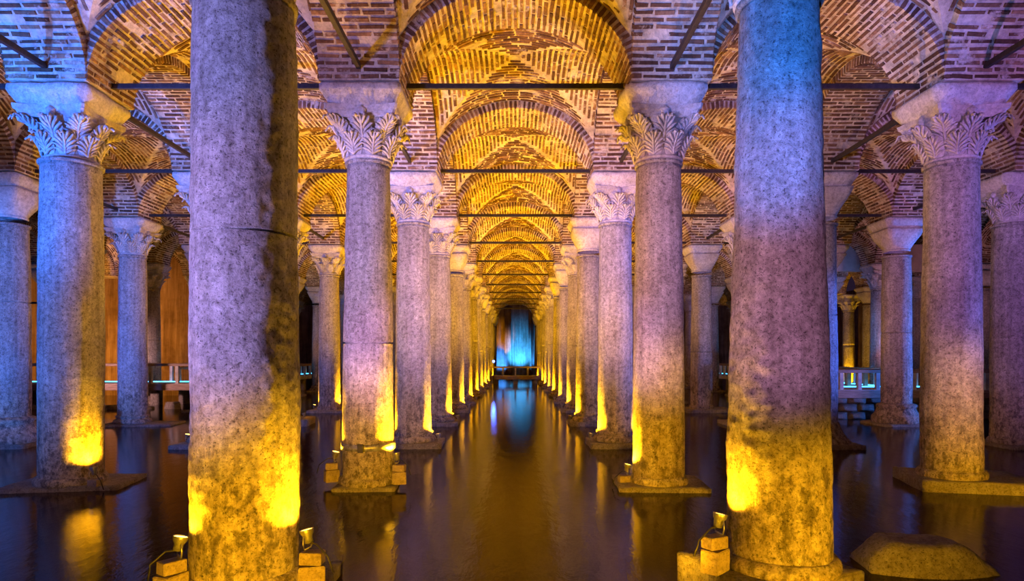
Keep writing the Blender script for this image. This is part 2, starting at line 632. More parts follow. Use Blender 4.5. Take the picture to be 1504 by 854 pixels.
NK = 14
for k in range(NK):
    h = half(k)
    for b in range(-h + 1, h):                       # transverse arches of row k
        masonry('arch', ARCH_ME, ARCH_L[(b + k) % 3], ARCH_BR[(b + k) % 3], (b * D, ky(k), 0), 0.0, k == 1 and abs(b) <= 2, b + k)
    hn = half(min(k + 1, NK - 1)) if k < NK - 1 else h
    for b in range(-h + 1, h):                       # arches and vaults between row k and k + 1
        if k == NK - 1: break
        masonry('vault', VAULT_ME, WEB_L[(b + k) % 2], WEB_BR[(b + k) % 2], (b * D, ky(k + 0.5), 0), 0.0, k == 0 and abs(b) <= 2, b + k)
    for i in range(2 * h):
        xi = (i - h + 0.5)
        obj('pier_core', PIER_ME, ceiling, (xi * D, ky(k), 0))
        if k < NK - 1:
            masonry('arch', ARCH_ME, ARCH_L[(i + k + 1) % 3], ARCH_BR[(i + k + 1) % 3], (xi * D, ky(k + 0.5), 0), PI / 2, k <= 1 and abs(xi) < 2, i + k)
print('single bricks', BRN[0])

# ---------------------------------------------------------------- tie rods
ORD = ['nearest', 'second', 'third', 'fourth', 'fifth', 'sixth', 'seventh', 'eighth', 'ninth', 'tenth', 'eleventh', 'twelfth', 'thirteenth', 'fourteenth']
AISLE = {0: 'central channel', -1: 'first aisle left of the centre', 1: 'first aisle right of the centre', -2: 'second aisle left of the centre', 2: 'second aisle right of the centre'}
ROD = bm_mesh('tie_rod', box_bm(2 * A - 0.02, 0.07, 0.085, bevel=0.008), 'iron')
for k in range(1, 12):
    for b in range(-2, 3):
        if abs(b) == 2 and k > 4 or abs(b) == 1 and k > 7: continue
        o = obj('tie_rod', ROD, None, (b * D, ky(k), 6.51))
        tag(o, f'black iron tie rod crossing the {AISLE[b]}, {ORD[k - 1]} from the front', 'tie rod', 'iron tie rods across the aisles')
ROWN = {-0.5: 'row left of the central channel', 0.5: 'row right of the central channel', -1.5: 'second row left of the channel', 1.5: 'second row right of the channel',
        -2.5: 'third row left of the channel', 2.5: 'third row right of the channel', -3.5: 'fourth row left of the channel', 3.5: 'fourth row right of the channel',
        -4.5: 'outermost row on the left', 4.5: 'outermost row on the right'}
for k in range(0, 4):
    for xi in (-2.5, -1.5, -0.5, 0.5, 1.5, 2.5):
        if k == 0 and abs(xi) > 2: continue
        o = obj('tie_rod', ROD, None, (xi * D, ky(k + 0.5), 6.56), PI / 2)
        tag(o, f'black iron tie rod running back along {ROWN[xi]}, {ORD[k]} one', 'tie rod', 'iron tie rods along the rows')

# ---------------------------------------------------------------- columns
CAP0, CAP1 = 5.24, 6.03


def leaf_mesh(name, wd, ht, out):
    """Acanthus leaf: base at origin, x across, -y outwards, z up; a back plate with ribbed lobes fanning from the midrib and a curled tip."""
    def P(s, tt, off=0.0):
        if s < 0.72:
            q = s / 0.72
            r0 = out * 0.50 * q ** 2.0; z0 = ht * q * 0.94
        else:
            q = (s - 0.72) / 0.28 * PI * 0.9
            r0 = out * 0.50 + out * 0.34 * (1 - math.cos(q)); z0 = ht * 0.94 + out * 0.36 * math.sin(q)
        wv = wd * 0.5 * (0.70 + 0.40 * math.sin(min(s, 0.62) / 0.62 * PI * 0.62))
        if s > 0.62: wv *= math.cos((s - 0.62) / 0.38 * PI * 0.40)
        return Vector((tt * wv, -(r0 - 0.16 * wd * tt * tt + off), z0))
    vs, fs = [], []
    n, m = 10, 6
    for i in range(n + 1):
        for j in range(m + 1):
            vs.append(P(i / n * 0.95, (-1 + 2 * j / m) * 0.86))
    for i in range(n):
        for j in range(m):
            a = i * (m + 1) + j
            fs.append((a, a + 1, a + m + 2, a + m + 1))

    def finger(pts, rad):
        b0 = len(vs); sg = 6; cnt = len(pts)
        for i, p in enumerate(pts):
            d = (pts[min(i + 1, cnt - 1)] - pts[max(i - 1, 0)]).normalized()
            e1 = d.cross(Vector((0, -1, 0)))
            e1 = e1.normalized() if e1.length > 0.05 else Vector((1, 0, 0))
            e2 = e1.cross(d)
            r = rad[i]
            for q in range(sg):
                a = 2 * PI * q / sg
                vs.append(p + e1 * (r * math.cos(a)) + e2 * (r * 0.9 * math.sin(a)))
        for i in range(cnt - 1):
            for q in range(sg):
                a, b2 = b0 + i * sg + q, b0 + i * sg + (q + 1) % sg
                fs.append((a, b2, b2 + sg, a + sg))
        fs.append(tuple(range(b0, b0 + sg))[::-1]); fs.append(tuple(range(b0 + (cnt - 1) * sg, b0 + cnt * sg)))
    w_ = wd
    finger([P(q / 10, 0, 0.030 + 0.012 * q / 10) for q in range(11)], [w_ * 0.085 * (1 - 0.045 * q) for q in range(11)])
    for s0, s1, tm in ((0.02, 0.30, 1.0), (0.12, 0.50, 1.04), (0.26, 0.68, 1.02), (0.42, 0.84, 1.0), (0.62, 0.97, 0.95)):
        for sg in (-1, 1):
            pts = [P(s0 + (s1 - s0) * (u / 6) ** 0.85, sg * tm * (0.10 + 0.90 * (u / 6) ** 1.25), 0.022 + 0.016 * math.sin(PI * u / 6)) for u in range(7)]
            pts[-1] += Vector((sg * 0.008, -0.012, -0.014))
            finger(pts, [w_ * k for k in (0.035, 0.055, 0.070, 0.078, 0.074, 0.058, 0.030)])
    return mesh(name, vs, fs, 'carved', True)


LEAF_LO = leaf_mesh('acanthus_leaf', 0.29, 0.27, 0.19)
LEAF_HI = leaf_mesh('acanthus_leaf', 0.32, 0.31, 0.22)
LEAF_CO = leaf_mesh('volute_leaf', 0.26, 0.22, 0.24)


def bell_mesh(r0):
    prof = [(r0 - 0.01, 0), (r0 + 0.02, 0.02), (r0 + 0.025, 0.05), (r0 - 0.02, 0.07), (r0 - 0.02, 0.2), (r0 - 0.005, 0.40), (r0 + 0.04, 0.54), (r0 + 0.10, 0.62), (r0 + 0.12, 0.66)]
    return lathe('capital', prof, 'carved', 32, 0.008)


def abacus_mesh():
    """Slab with concave sides and cut corners."""
    N = 10
    ring = []
    for q in range(4):
        a = q * PI / 2
        for j in range(N + 1):
            s = -1 + 2 * j / N
            x = s * 0.50
            y = -(0.455 + 0.075 * s * s)
            ring.append((x * math.cos(a) - y * math.sin(a), x * math.sin(a) + y * math.cos(a)))
    vs, fs = [], []
    for z, k in ((0.62, 0.90), (0.66, 0.97), (0.70, 1.0), (0.72, 1.05), (0.79, 1.08)):
        for x, y in ring: vs.append((x * k, y * k, z))
    n = len(ring)
    for i in range(4):
        for j in range(n):
            a, b2 = i * n + j, i * n + (j + 1) % n
            fs.append((a, b2, b2 + n, a + n))
    fs.append(tuple(range(n))[::-1]); fs.append(tuple(range(4 * n, 5 * n)))
    return mesh('abacus', vs, fs, 'carved')


def knob_mesh():
    b = bmesh.new()
    bmesh.ops.create_uvsphere(b, u_segments=14, v_segments=9, radius=0.075)
    for v in b.verts:
        a = math.atan2(v.co.x, v.co.z)
        k = 1 + 0.16 * math.cos(5 * a) * min(1, math.hypot(v.co.x, v.co.z) / 0.05)
        v.co = Vector((v.co.x * k, v.co.y * 0.9, v.co.z * k))
    return bm_mesh('fleuron', b, 'carved', True)


def volute_mesh():
    pts = []
    for i in range(22):
        a = i / 21 * PI * 2.6
        r = 0.085 * (1 - i / 26)
        pts.append((0, -r * math.sin(a), r * math.cos(a) ))
    return tube('volute', pts, 0.026, 'carved', 7)


BELL = bell_mesh(0.365)
ABAC = abacus_mesh()
FLEU = knob_mesh()
VOLU = volute_mesh()


def plain_capital(seed):
    """Cushion capital: round below, square above."""
    vs, fs = [], []
    N, R = 48, 12
    for i in range(R + 1):
        s = i / R
        z = 0.06 + 0.60 * s
        sq = s ** 0.8
        r = 0.365 + 0.20 * math.sin(s * PI / 2) ** 1.2
        for j in range(N):
            a = 2 * PI * j / N
            ca, sa = math.cos(a), math.sin(a)
            sr = 1 / max(abs(ca), abs(sa))
            kk = r * (1 + (min(sr, 1.36) - 1) * sq)
            p = Vector((ca * kk, sa * kk, z))
            p += noise.noise_vector(p * 4 + Vector((seed, 0, 0))) * 0.012
            vs.append(p)
    for i in range(R):
        for j in range(N):
            a, b2 = i * N + j, i * N + (j + 1) % N
            fs.append((a, b2, b2 + N, a + N))
    low = len(vs)
    for z, r in ((0.0, 0.36), (0.03, 0.385), (0.06, 0.37)):
        for j in range(N):
            a = 2 * PI * j / N
            vs.append((r * math.cos(a), r * math.sin(a), z))
    for i in range(2):
        for j in range(N):
            a, b2 = low + i * N + j, low + i * N + (j + 1) % N
            fs.append((a, b2, b2 + N, a + N))
    fs.append(tuple(range(R * N, (R + 1) * N)))
    # thin slab on top
    me = mesh('capital', vs, fs, 'carved', True)
    return me


PLAIN = [plain_capital(s) for s in (1, 2)]


def leaf_mats():
    out = []
    for q in range(8):
        a = q * PI / 4 + PI / 8
        out.append((LEAF_LO, Matrix.Rotation(a, 4, 'Z') @ Matrix.Translation((0, -0.365, 0.055))))
    for q in range(8):
        a = q * PI / 4
        out.append((LEAF_HI, Matrix.Rotation(a, 4, 'Z') @ Matrix.Translation((0, -0.375, 0.255)) @ Matrix.Rotation(0.10, 4, 'X')))
    for q in range(4):
        a = q * PI / 2 + PI / 4
        out.append((LEAF_CO, Matrix.Rotation(a, 4, 'Z') @ Matrix.Translation((0, -0.44, 0.42)) @ Matrix.Rotation(0.35, 4, 'X')))
    return out


LEAVES = leaf_mats()


def extras():
    out = []
    for q in range(4):
        a = q * PI / 2
        out.append(('fleuron', FLEU, Matrix.Rotation(a, 4, 'Z') @ Matrix.Translation((0, -0.475, 0.70))))
        out.append(('volute', VOLU, Matrix.Rotation(a + PI / 4, 4, 'Z') @ Matrix.Translation((0, -0.63, 0.60))))
    return out


EXTRA = extras()


def joined_capital():
    vs, fs = [], []
    for me, m in [(BELL, Matrix()), (ABAC, Matrix())] + LEAVES + [(e[1], e[2]) for e in EXTRA]:
        n = len(vs)
        vs += [m @ v.co for v in me.vertices]
        fs += [tuple(a + n for a in p.vertices) for p in me.polygons]
    return mesh('capital', vs, fs, 'carved', False)


CORINTH = joined_capital()
IMPOST = [rough_box('impost', 0.97, 0.97, 0.325, 'impost', a, 6, 1.29, s, 0.03) for s, a in ((1, 0.010), (2, 0.025), (3, 0.05))]


def shaft_mesh(rb, rt, z0, z1, seg, rows, amp, seed, joints=(), fr=1.0):
    prof = []
    for i in range(rows + 1):
        s = i / rows
        z = z0 + (z1 - z0) * s
        r = rb + (rt - rb) * s + 0.012 * math.sin(PI * s)
        prof.append([r, z])
    for jz in joints:        # recessed joint between two drums
        prof += [[rb + (rt - rb) * (jz - z0) / (z1 - z0) + d + 0.01, jz + q] for q, d in ((-0.02, 0.0), (-0.008, -0.03), (0.008, -0.03), (0.02, 0.0))]
    prof.sort(key=lambda p: p[1])
    n = len(prof)
    prof[0][0] += 0.03
    prof += [[rt + 0.0, z1], [rt + 0.03, z1 + 0.005], [rt + 0.035, z1 + 0.05], [rt + 0.0, z1 + 0.06]]
    return lathe('shaft', [tuple(p) for p in prof], 'marble', seg, amp, seed, True, fr)


FAR_SHAFT = [shaft_mesh(0.41, 0.355, 0.10, 5.18, 24, 40, 0.010, s, j) for s, j in ((1, (2.9,)), (2, ()), (3, (2.4,)))]
TORUS = lathe('base', [(0.42, 0.0), (0.50, 0.02), (0.53, 0.07), (0.50, 0.13), (0.44, 0.15), (0.43, 0.19), (0.46, 0.21), (0.46, 0.25), (0.41, 0.28)], 'marble', 36, 0.012, 5)
ATTIC = lathe('base', [(0.64, 0.0), (0.66, 0.05), (0.66, 0.22), (0.60, 0.26), (0.54, 0.36), (0.50, 0.46), (0.53, 0.50), (0.54, 0.56), (0.47, 0.60), (0.42, 0.62)], 'marble', 36, 0.012, 6)
BELLBASE = lathe('base', [(0.70, 0.0), (0.70, 0.05), (0.62, 0.14), (0.50, 0.30), (0.44, 0.42), (0.41, 0.50)], 'marble', 24, 0.03, 8)
FOOT = lathe('base', [(0.45, 0.0), (0.465, 0.05), (0.46, 0.10), (0.43, 0.14)], 'marble', 36, 0.012, 9)

# per column: exact place, radii, capital, base, plinth (half size, height, turn, offset), joints
SPEC = {
    (-0.5, 0): dict(x=-2.395, rb=0.455, rt=0.415, cap='c', base='foot', pl=(1.45, 1.1, 0.12, 0.0, (0, 0)), seed=11, j=(3.17,), lab='tall pitted column with a cracked ring joint, nearest on the left'),
    (0.5, 0): dict(x=2.335, rb=0.45, rt=0.325, cap='c', base='foot', pl=(1.15, 1.1, 0.26, 0.42, (-0.08, 0.08)), seed=12, lab='thick pitted column turning blue above and gold below, nearest on the right'),
    (-0.5, 1): dict(x=-2.395, rb=0.415, rt=0.345, cap='c', base='foot', pl=(0.98, 0.98, 0.06, 0.05, (0, 0)), seed=13, imp=0, j=(2.33,), lab='lavender column with a steel band round its foot'),
    (0.5, 1): dict(x=2.33, rb=0.42, rt=0.35, cap='c', base='foot', pl=(1.42, 1.2, 0.07, -0.05, (0.02, 0.05)), seed=14, imp=2, lab='pink column with gold lower half under a lumpy impost block'),
    (-1.5, 1): dict(x=-7.23, rb=0.46, rt=0.43, cap='c', base='foot', pl=(1.75, 1.2, 0.07, 0.16, (0.0, 0.1)), seed=15, imp=1, lab='blue-lit column with carved capital on a thin square slab'),
    (1.5, 1): dict(x=7.1, rb=0.44, rt=0.38, cap='c', base='foot', pl=(1.75, 1.35, 0.17, -0.22, (0.25, 0.0)), seed=16, imp=0, lab='violet column standing on a thick slab beside the boulder'),
    (-0.5, 2): dict(x=-2.42, rb=0.42, rt=0.37, cap='c', base='torus', pl=(1.3, 1.2, 0.12, 0.04, (0.05, 0)), seed=17, imp=0),
    (0.5, 2): dict(x=2.37, rb=0.41, rt=0.37, cap='c', base='torus', pl=(1.3, 1.2, 0.13, 0.0, (0, 0)), seed=18, imp=1),
    (-2.5, 2): dict(x=-12.0, rb=0.43, rt=0.40, cap='p', base='attic', pl=(1.4, 1.3, 0.10, 0.1, (0, 0)), seed=19, j=(3.4,), imp=1, lab='blue column with moulded base cut by the left picture edge'),
    (2.5, 2): dict(x=11.8, rb=0.47, rt=0.42, cap='c', base='foot', pl=(1.6, 1.5, 0.07, 0.0, (0.2, 0)), seed=20, imp=0, lab='violet column cut by the right picture edge'),
    (1.5, 2): dict(x=7.2, rb=0.40, rt=0.36, cap='p', base='bell', pl=(1.5, 1.4, 0.10, 0.0, (0, 0)), seed=21, j=(3.1,), imp=1, lab='slim column with flared base half hidden by the thick right column'),
    (-1.5, 2): dict(x=-7.2, cap='c', base='torus', pl=(1.4, 1.3, 0.1, 0, (0, 0)), seed=22, imp=0),
    (-2.5, 3): dict(x=-11.9, rb=0.42, rt=0.375, cap='c', base='torus', pl=(2.1, 1.3, 0.06, 0.12, (0.3, 0)), seed=23, imp=0, lab='greyish column with torus base before the left walkway'),
    (2.5, 3): dict(x=11.85, rb=0.43, rt=0.39, cap='p', base='attic', pl=(1.7, 1.5, 0.08, 0.0, (0.1, 0)), seed=24, j=(2.85,), imp=1, lab='jointed column with blue edge and moulded base before the right walkway'),
    (-0.5, 3): dict(cap='c', base='torus', pl=(1.25, 1.2, 0.12, 0, (0, 0)), seed=25, imp=0),
    (0.5, 3): dict(x=2.29, cap='p', base='torus', pl=(1.25, 1.2, 0.12, 0, (0, 0)), seed=26, imp=0, j=(2.45,)),
    (-0.5, 4): dict(cap='p', base='torus', pl=(1.25, 1.2, 0.12, 0, (0, 0)), seed=27, imp=1, j=(2.1,)),
    (0.5, 4): dict(cap='c', base='torus', pl=(1.25, 1.2, 0.12, 0, (0, 0)), seed=28, imp=0),
    (-1.5, 4): dict(cap='c', base='foot', pl=(1.4, 1.3, 0.1, 0, (0, 0)), seed=29, imp=0),
    (1.5, 4): dict(cap='p', base='foot', pl=(1.8, 1.3, 0.14, 0, (0.2, 0)), seed=30, imp=0, j=(2.3,), lab='brown column with plain cushion capital right of the pink column'),
    (-1.5, 3): dict(cap='c', base='foot', pl=(1.5, 1.3, 0.2, 0.1, (0.05, 0)), seed=31, imp=0),
    (1.5, 3): dict(cap='c', base='foot', pl=(1.4, 1.3, 0.1, 0, (0, 0)), seed=32, imp=0),
    (-3.5, 5): dict(cap='c', base='foot', pl=None, seed=33, imp=0),
    (3.5, 5): dict(cap='c', base='foot', pl=None, seed=34, imp=0),
    (4.5, 8): dict(x=22.7, cap='c', base='foot', seed=36, imp=0),
    (4.5, 5): dict(cap='p', base='foot', pl=None, seed=35, imp=0),
}
BASES = {'torus': (TORUS, 0.26), 'attic': (ATTIC, 0.58), 'bell': (BELLBASE, 0.47), 'foot': (FOOT, 0.10)}
PLS = {}
COLX = {}


def column(xi, k):
    s = SPEC.get((xi, k), {})
    x = s.get('x', xi * D * 0.995)
    rnd = random.Random(int((xi + 9) * 100 + k))
    cap = s.get('cap') or rnd.choice('ccp')
    near = (k <= 2 and abs(xi) < 3) or (xi, k) in SPEC and k <= 4
    captxt = 'carved leafy capital' if cap == 'c' else 'plain cushion capital'
    lab = s.get('lab') or f'marble column with {captxt}, {ORD[k]} of the {ROWN[xi]}'
    t = empty('column', (x, ky(k), 0), label=lab, cat='column', group='columns of the cistern', kind='thing')
    pz = 0.0
    pl = s.get('pl', (1.25, 1.2, 0.1, 0, (0, 0)))
    if pl:
        key = (pl[0], pl[1], pl[2])
        if key not in PLS:
            PLS[key] = rough_box('plinth', pl[0], pl[1], pl[2] + 0.5, 'plinth', 0.02, 7, 1.0, len(PLS) + 2, 0.02)
        obj('plinth', PLS[key], t, (pl[4][0], pl[4][1], -0.5), pl[3])
        pz = pl[2]
    base = s.get('base', 'torus')
    sb = 0.0 if not pl else pz
    if base:
        me, bh = BASES[base]
        o = obj('base', me, t, (0, 0, pz - 0.02))
        rb = s.get('rb', 0.41)
        o.scale = (rb / 0.41, rb / 0.41, 1)
        sb = pz - 0.02 + bh
    else:
        sb = -0.6
    if near:
        hi = k == 0
        sm = shaft_mesh(s.get('rb', 0.41), s.get('rt', 0.36), sb - 0.02, CAP0 - 0.06, 120 if hi else 56, 200 if hi else 90, 0.022 if hi else 0.014, s.get('seed', 1), s.get('j', ()))
        obj('shaft', sm, t)
    else:
        obj('shaft', FAR_SHAFT[rnd.randrange(3)], t, (0, 0, 0), rnd.random() * 6)
    sc = s.get('rt', 0.36) / 0.355
    sc = 1 + (sc - 1) * 0.5
    cz = CAP0
    if cap == 'p':
        o = obj('capital', PLAIN[rnd.randrange(2)], t, (0, 0, cz + 0.12))
    elif near and 1 <= k <= 3:
        o = obj('capital', BELL, t, (0, 0, cz))
        obj('abacus', ABAC, t, (0, 0, cz))
        for me, m in LEAVES:
            obj(me.name.split('.')[0], me, o, mat4=m)
        for nm, me, m in EXTRA:
            obj(nm, me, o, mat4=m)
    else:
        obj('capital', CORINTH, t, (0, 0, cz))
    im = s.get('imp', 0)
    obj('impost', IMPOST[im], t, (0, 0, CAP1 - 0.025), rnd.choice((0, 1, 2, 3)) * PI / 2)
    if (xi, k) == (-0.5, 1):
        bz = 0.62
        r = 0.425
        bd = obj('steel_band', lathe('steel_band', [(r, 0), (r + 0.012, 0.0), (r + 0.012, 0.105), (r, 0.105)], 'steel', 48, 0, 0, False), t, (0, 0, bz))
        obj('clamp', bm_mesh('clamp', box_bm(0.09, 0.05, 0.13, bevel=0.01), 'iron'), bd, (-0.02, -r - 0.03, 0.052))
    COLX[(xi, k)] = (x, ky(k), pz)
    return t


for k in range(NK):
    h = half(k)
    for i in range(2 * h):
        xi = i - h + 0.5
        if xi < -4 and k >= 6: continue             # behind the inner wall
        if k == 0 and abs(xi) > 1: continue          # beside and behind the camera, nothing of them shows
        column(xi, k)

# ---------------------------------------------------------------- amber floodlights at the column feet
HEAD = lathe('lamp_head', [(0.035, -0.10), (0.05, -0.10), (0.055, -0.03), (0.085, 0.02), (0.105, 0.06), (0.105, 0.085), (0.092, 0.085)], 'lamp_metal', 20, cap=False)
HEADB = lathe('lamp_head', [(0.03, -0.11), (0.06, -0.10), (0.06, -0.02), (0.09, 0.03), (0.10, 0.08), (0.10, 0.09), (0.085, 0.075), (0.05, 0.0), (0.0, -0.02)], 'lamp_metal', 20, cap=False)
LENS = lathe('lens', [(0.0, 0.070), (0.05, 0.074), (0.088, 0.078)], 'lens', 20, cap=False)
LENSB = lathe('lens', [(0.0, 0.070), (0.05, 0.074), (0.088, 0.078)], 'lens_blue', 20, cap=False)
BRACK = tube('bracket', [(-0.11, 0, 0.0), (-0.12, 0, -0.10), (-0.09, 0, -0.18), (0.09, 0, -0.18), (0.12, 0, -0.10), (0.11, 0, 0.0)], 0.012, 'lamp_metal', 6)
BLK = rough_box('stone_block', 0.22, 0.16, 0.195, 'block', 0.005, 1, 1.0, 3, 0.008, 5)
BLK.polygons.foreach_set('use_smooth', [False] * len(BLK.polygons))
BLK2 = rough_box('stone_block', 0.19, 0.13, 0.105, 'block', 0.004, 1, 1.0, 4, 0.008, 5)
BLK2.polygons.foreach_set('use_smooth', [False] * len(BLK2.polygons))


def floodlight(x, y, z, col, power, label, tilt=0.06, cone=150, blocks=0, group='amber floodlights at the column feet', bl=None, sc=0.62):
    """Lamp standing at z; head aims up and a little towards its column."""
    cx, cy = col
    d = Vector((cx - x, cy - y, 0)).normalized()
    if blocks:
        a = math.atan2(d.y, d.x)
        if blocks > 1:
            b1 = obj('stone_block', BLK, None, (x - d.x * 0.05, y - d.y * 0.05 - 0.03, z), a + 0.5)
            tag(b1, f'lower stone block under the {bl}', 'block', 'blocks under the floodlights')
            z += 0.20
        b2 = obj('stone_block', BLK2, None, (x - d.x * 0.05, y - d.y * 0.04 - 0.02, z), a + 0.2)
        tag(b2, f'{"upper" if blocks > 1 else "single"} small stone block under the {bl}', 'block', 'blocks under the floodlights')
        z += 0.115
    hz = z + 0.19 * sc
    t = empty('floodlight', (x, y, hz), label=label, cat='floodlight', group=group)
    rot = Vector((0, 0, 1)).rotation_difference((Vector((0, 0, 1)) + d * tilt * 4).normalized()).to_matrix().to_4x4() @ Matrix.Scale(sc, 4)
    obj('lamp_head', HEADB, t, mat4=rot)
    obj('lens', LENS, t, mat4=rot)
    obj('bracket', BRACK, t, mat4=Matrix.Rotation(math.atan2(d.y, d.x) + PI / 2, 4, 'Z') @ Matrix.Scale(sc, 4))
    if blocks:
        pts = [Vector((0, 0, -0.06)), Vector((-d.x * 0.10, -0.08, -0.05)), Vector((-d.x * 0.22, -0.14, -0.14)), Vector((-d.x * 0.26, -0.12, -0.28))]
        sm = [pts[0].lerp(pts[1], q / 3) for q in range(3)] + [pts[1].lerp(pts[2], q / 3) for q in range(3)] + [pts[2].lerp(pts[3], q / 3) for q in range(4)]
        obj('cable', tube('cable', sm, 0.008, 'cable', 6), t)
    tip = Vector((x, y, hz)) + (rot @ Vector((0, 0, 0.10)))
    aim = tip + Vector((0, 0, 1)) + d * tilt
    light('bulb', 'SPOT', tip, aim, AMBER, power, size=0.05, cone=cone, blend=0.5, parent=t)
    return t


P = 1100
c = COLX
# clearly visible lamps first: (x, y, z, column, power, label)
floodlight(-2.80, 5.40, 0.12, c[(-0.5, 0)][:2], 150, 'lit floodlight left of the nearest left column', blocks=2, bl='floodlight left of the nearest left column', cone=165)
floodlight(-1.80, 5.62, 0.12, c[(-0.5, 0)][:2], 260, 'lit floodlight right of the nearest left column', blocks=2, bl='floodlight right of the nearest left column', cone=165)
floodlight(1.76, 5.60, 0.26, c[(0.5, 0)][:2], 220, 'lit floodlight on slab left of the nearest right column', blocks=2, bl='floodlight left of the nearest right column', cone=165)
floodlight(-2.93, 10.54, 0.08, c[(-0.5, 1)][:2], 800, 'lit floodlight left of the column with the steel band', blocks=2, bl='floodlight left of the banded column')
floodlight(-1.90, 10.38, 0.08, c[(-0.5, 1)][:2], P, 'lit floodlight right of the column with the steel band', blocks=2, bl='floodlight right of the banded column')
floodlight(1.82, 10.56, 0.07, c[(0.5, 1)][:2], P, 'lit floodlight on slab left of the pink column', blocks=1, bl='floodlight left of the pink column')
floodlight(-6.67, 10.26, 0.07, c[(-1.5, 1)][:2], 420, 'lit floodlight on slab by the blue-lit column', blocks=1, bl='floodlight by the blue-lit column', cone=165)
for k in range(2, 12):
    for sx in (-0.5, 0.5):
        cx, cy, pz = c[(sx, k)]
        sg = -1 if sx > 0 else 1
        side = 'left' if sx < 0 else 'right'
        floodlight(cx + sg * 0.60, cy - 0.02, pz, (cx, cy), P if k < 9 else P * 0.7, f'amber floodlight on the channel side of {side} column, {ORD[k]} from the front')
        if k <= 7:
            floodlight(cx - sg * 0.60, cy + 0.05, pz, (cx, cy), P * 0.8 if sx < 0 else P * 0.3, f'amber floodlight on the outer side of {side} column, {ORD[k]} from the front')
floodlight(c[(0.5, 1)][0] + 0.42, ky(1) + 0.38, 0.07, c[(0.5, 1)][:2], P * 0.4, 'amber floodlight behind the pink column on its slab')
for k in (2, 3, 4, 5):
    cx, cy, pz = c[(-1.5, k)]
    floodlight(cx + 0.60, cy - 0.02, pz, (cx, cy), P * 0.9, f'amber floodlight right of {ORD[k]} column in second row left of channel')
    floodlight(cx - 0.60, cy + 0.05, pz, (cx, cy), P * 0.3, f'amber floodlight left of {ORD[k]} column in second row left of channel')
floodlight(c[(4.5, 8)][0] - 0.3, c[(4.5, 8)][1] - 0.62, c[(4.5, 8)][2], c[(4.5, 8)][:2], 900, 'amber floodlight at the far column beyond the right walkway')
for k in (3, 5):
    cx, cy, pz = c[(1.5, k)]
    floodlight(cx + 0.60, cy + 0.2, pz, (cx, cy), P * 0.3, f'amber floodlight right of {ORD[k]} column in second row right of channel')

# ---------------------------------------------------------------- walkways
RAILP = bm_mesh('post', box_bm(0.13, 0.13, 0.62, cz=0.31, bevel=0.01), 'concrete')


def walkway(label, x0, x1, y0, y1, zd, zr, gap, along='x', fascia='timber', rear=True, piers=2.4, deck_glow=True, base_wall=False, post=1.0):
    t = empty('walkway', ((x0 + x1) / 2, (y0 + y1) / 2, 0), label=label, cat='walkway')
    cx, cy = t.location.x, t.location.y
    L, W = x1 - x0, y1 - y0
    obj('deck', bm_mesh('deck', box_bm(L, W, 0.20, cz=zd - 0.10, bevel=0.015), 'concrete'), t)
    ln = L if along == 'x' else W
    for sgn in ((-1, 1) if rear else (-1,)):
        q = (W / 2 - 0.09) * sgn if along == 'x' else (L / 2 - 0.09) * sgn
        rp = (0, q, zr) if along == 'x' else (q, 0, zr)
        obj('handrail', bm_mesh('handrail', box_bm(ln if along == 'x' else 0.16, 0.16 if along == 'x' else ln, 0.11, bevel=0.02), fascia), t, rp)
        n = int(ln / gap)
        for i in range(n + 1):
            s = -ln / 2 + 0.1 + i * (ln - 0.2) / n
            loc = (s, q, zd) if along == 'x' else (q, s, zd)
            o = obj('post', RAILP, t, loc)
            o.scale = (post, post, (zr - zd - 0.05) / 0.62)
    fq = (-W / 2 - 0.03) if along == 'x' else None
    if along == 'x':
        obj('fascia', bm_mesh('fascia', box_bm(L, 0.06, 0.26, bevel=0.01), fascia), t, (0, fq, zd - 0.15))
    if deck_glow:
        sz = (L, 0.05, 0.04) if along == 'x' else (0.05, W, 0.04)
        lp = (0, W / 2 - 0.32, zd + 0.03) if along == 'x' else (L / 2 - 0.3 if x0 > 0 else -L / 2 + 0.3, 0, zd + 0.03)
        obj('led_strip', bm_mesh('led_strip', box_bm(*sz), 'led'), t, lp)  # added glowing strip, stands in for the cyan-lit deck
    if base_wall:
        n = int(L / 0.62)
        for r_ in range(4):
            for i in range(n):
                hh = (zd - 0.2 + 0.30) / 4
                wv = L / n
                off = (0.5 * wv if r_ % 2 else 0)
                xx = -L / 2 + (i + 0.5) * wv + off
                if xx + wv / 2 > L / 2: continue
                if random.random() < 0.05: continue
                o = obj('stone', STONES[(i * 3 + r_) % 4], t, (xx, -W / 2 + 0.22 + random.uniform(-0.03, 0.03), -0.30 + r_ * hh))
                o.scale = (wv * random.uniform(0.90, 0.97), 1, hh * 0.95)
        obj('core', bm_mesh('core', box_bm(L, W - 0.45, zd - 0.2 + 0.6, cz=(zd - 0.2 - 0.6) / 2), 'mortar'), t, (0, 0.2, 0))
    elif piers:
        n = max(1, int(ln / piers))
        for i in range(n + 1):
            s = -ln / 2 + 0.25 + i * (ln - 0.5) / n
            for e in (-1, 1):
                loc = (s, e * (W / 2 - 0.25), -0.5) if along == 'x' else (e * (L / 2 - 0.25), s, -0.5)
                o = obj('pier', PIERM, t, loc)
                o.scale = (1, 1, (zd - 0.2 + 0.5))
    return t


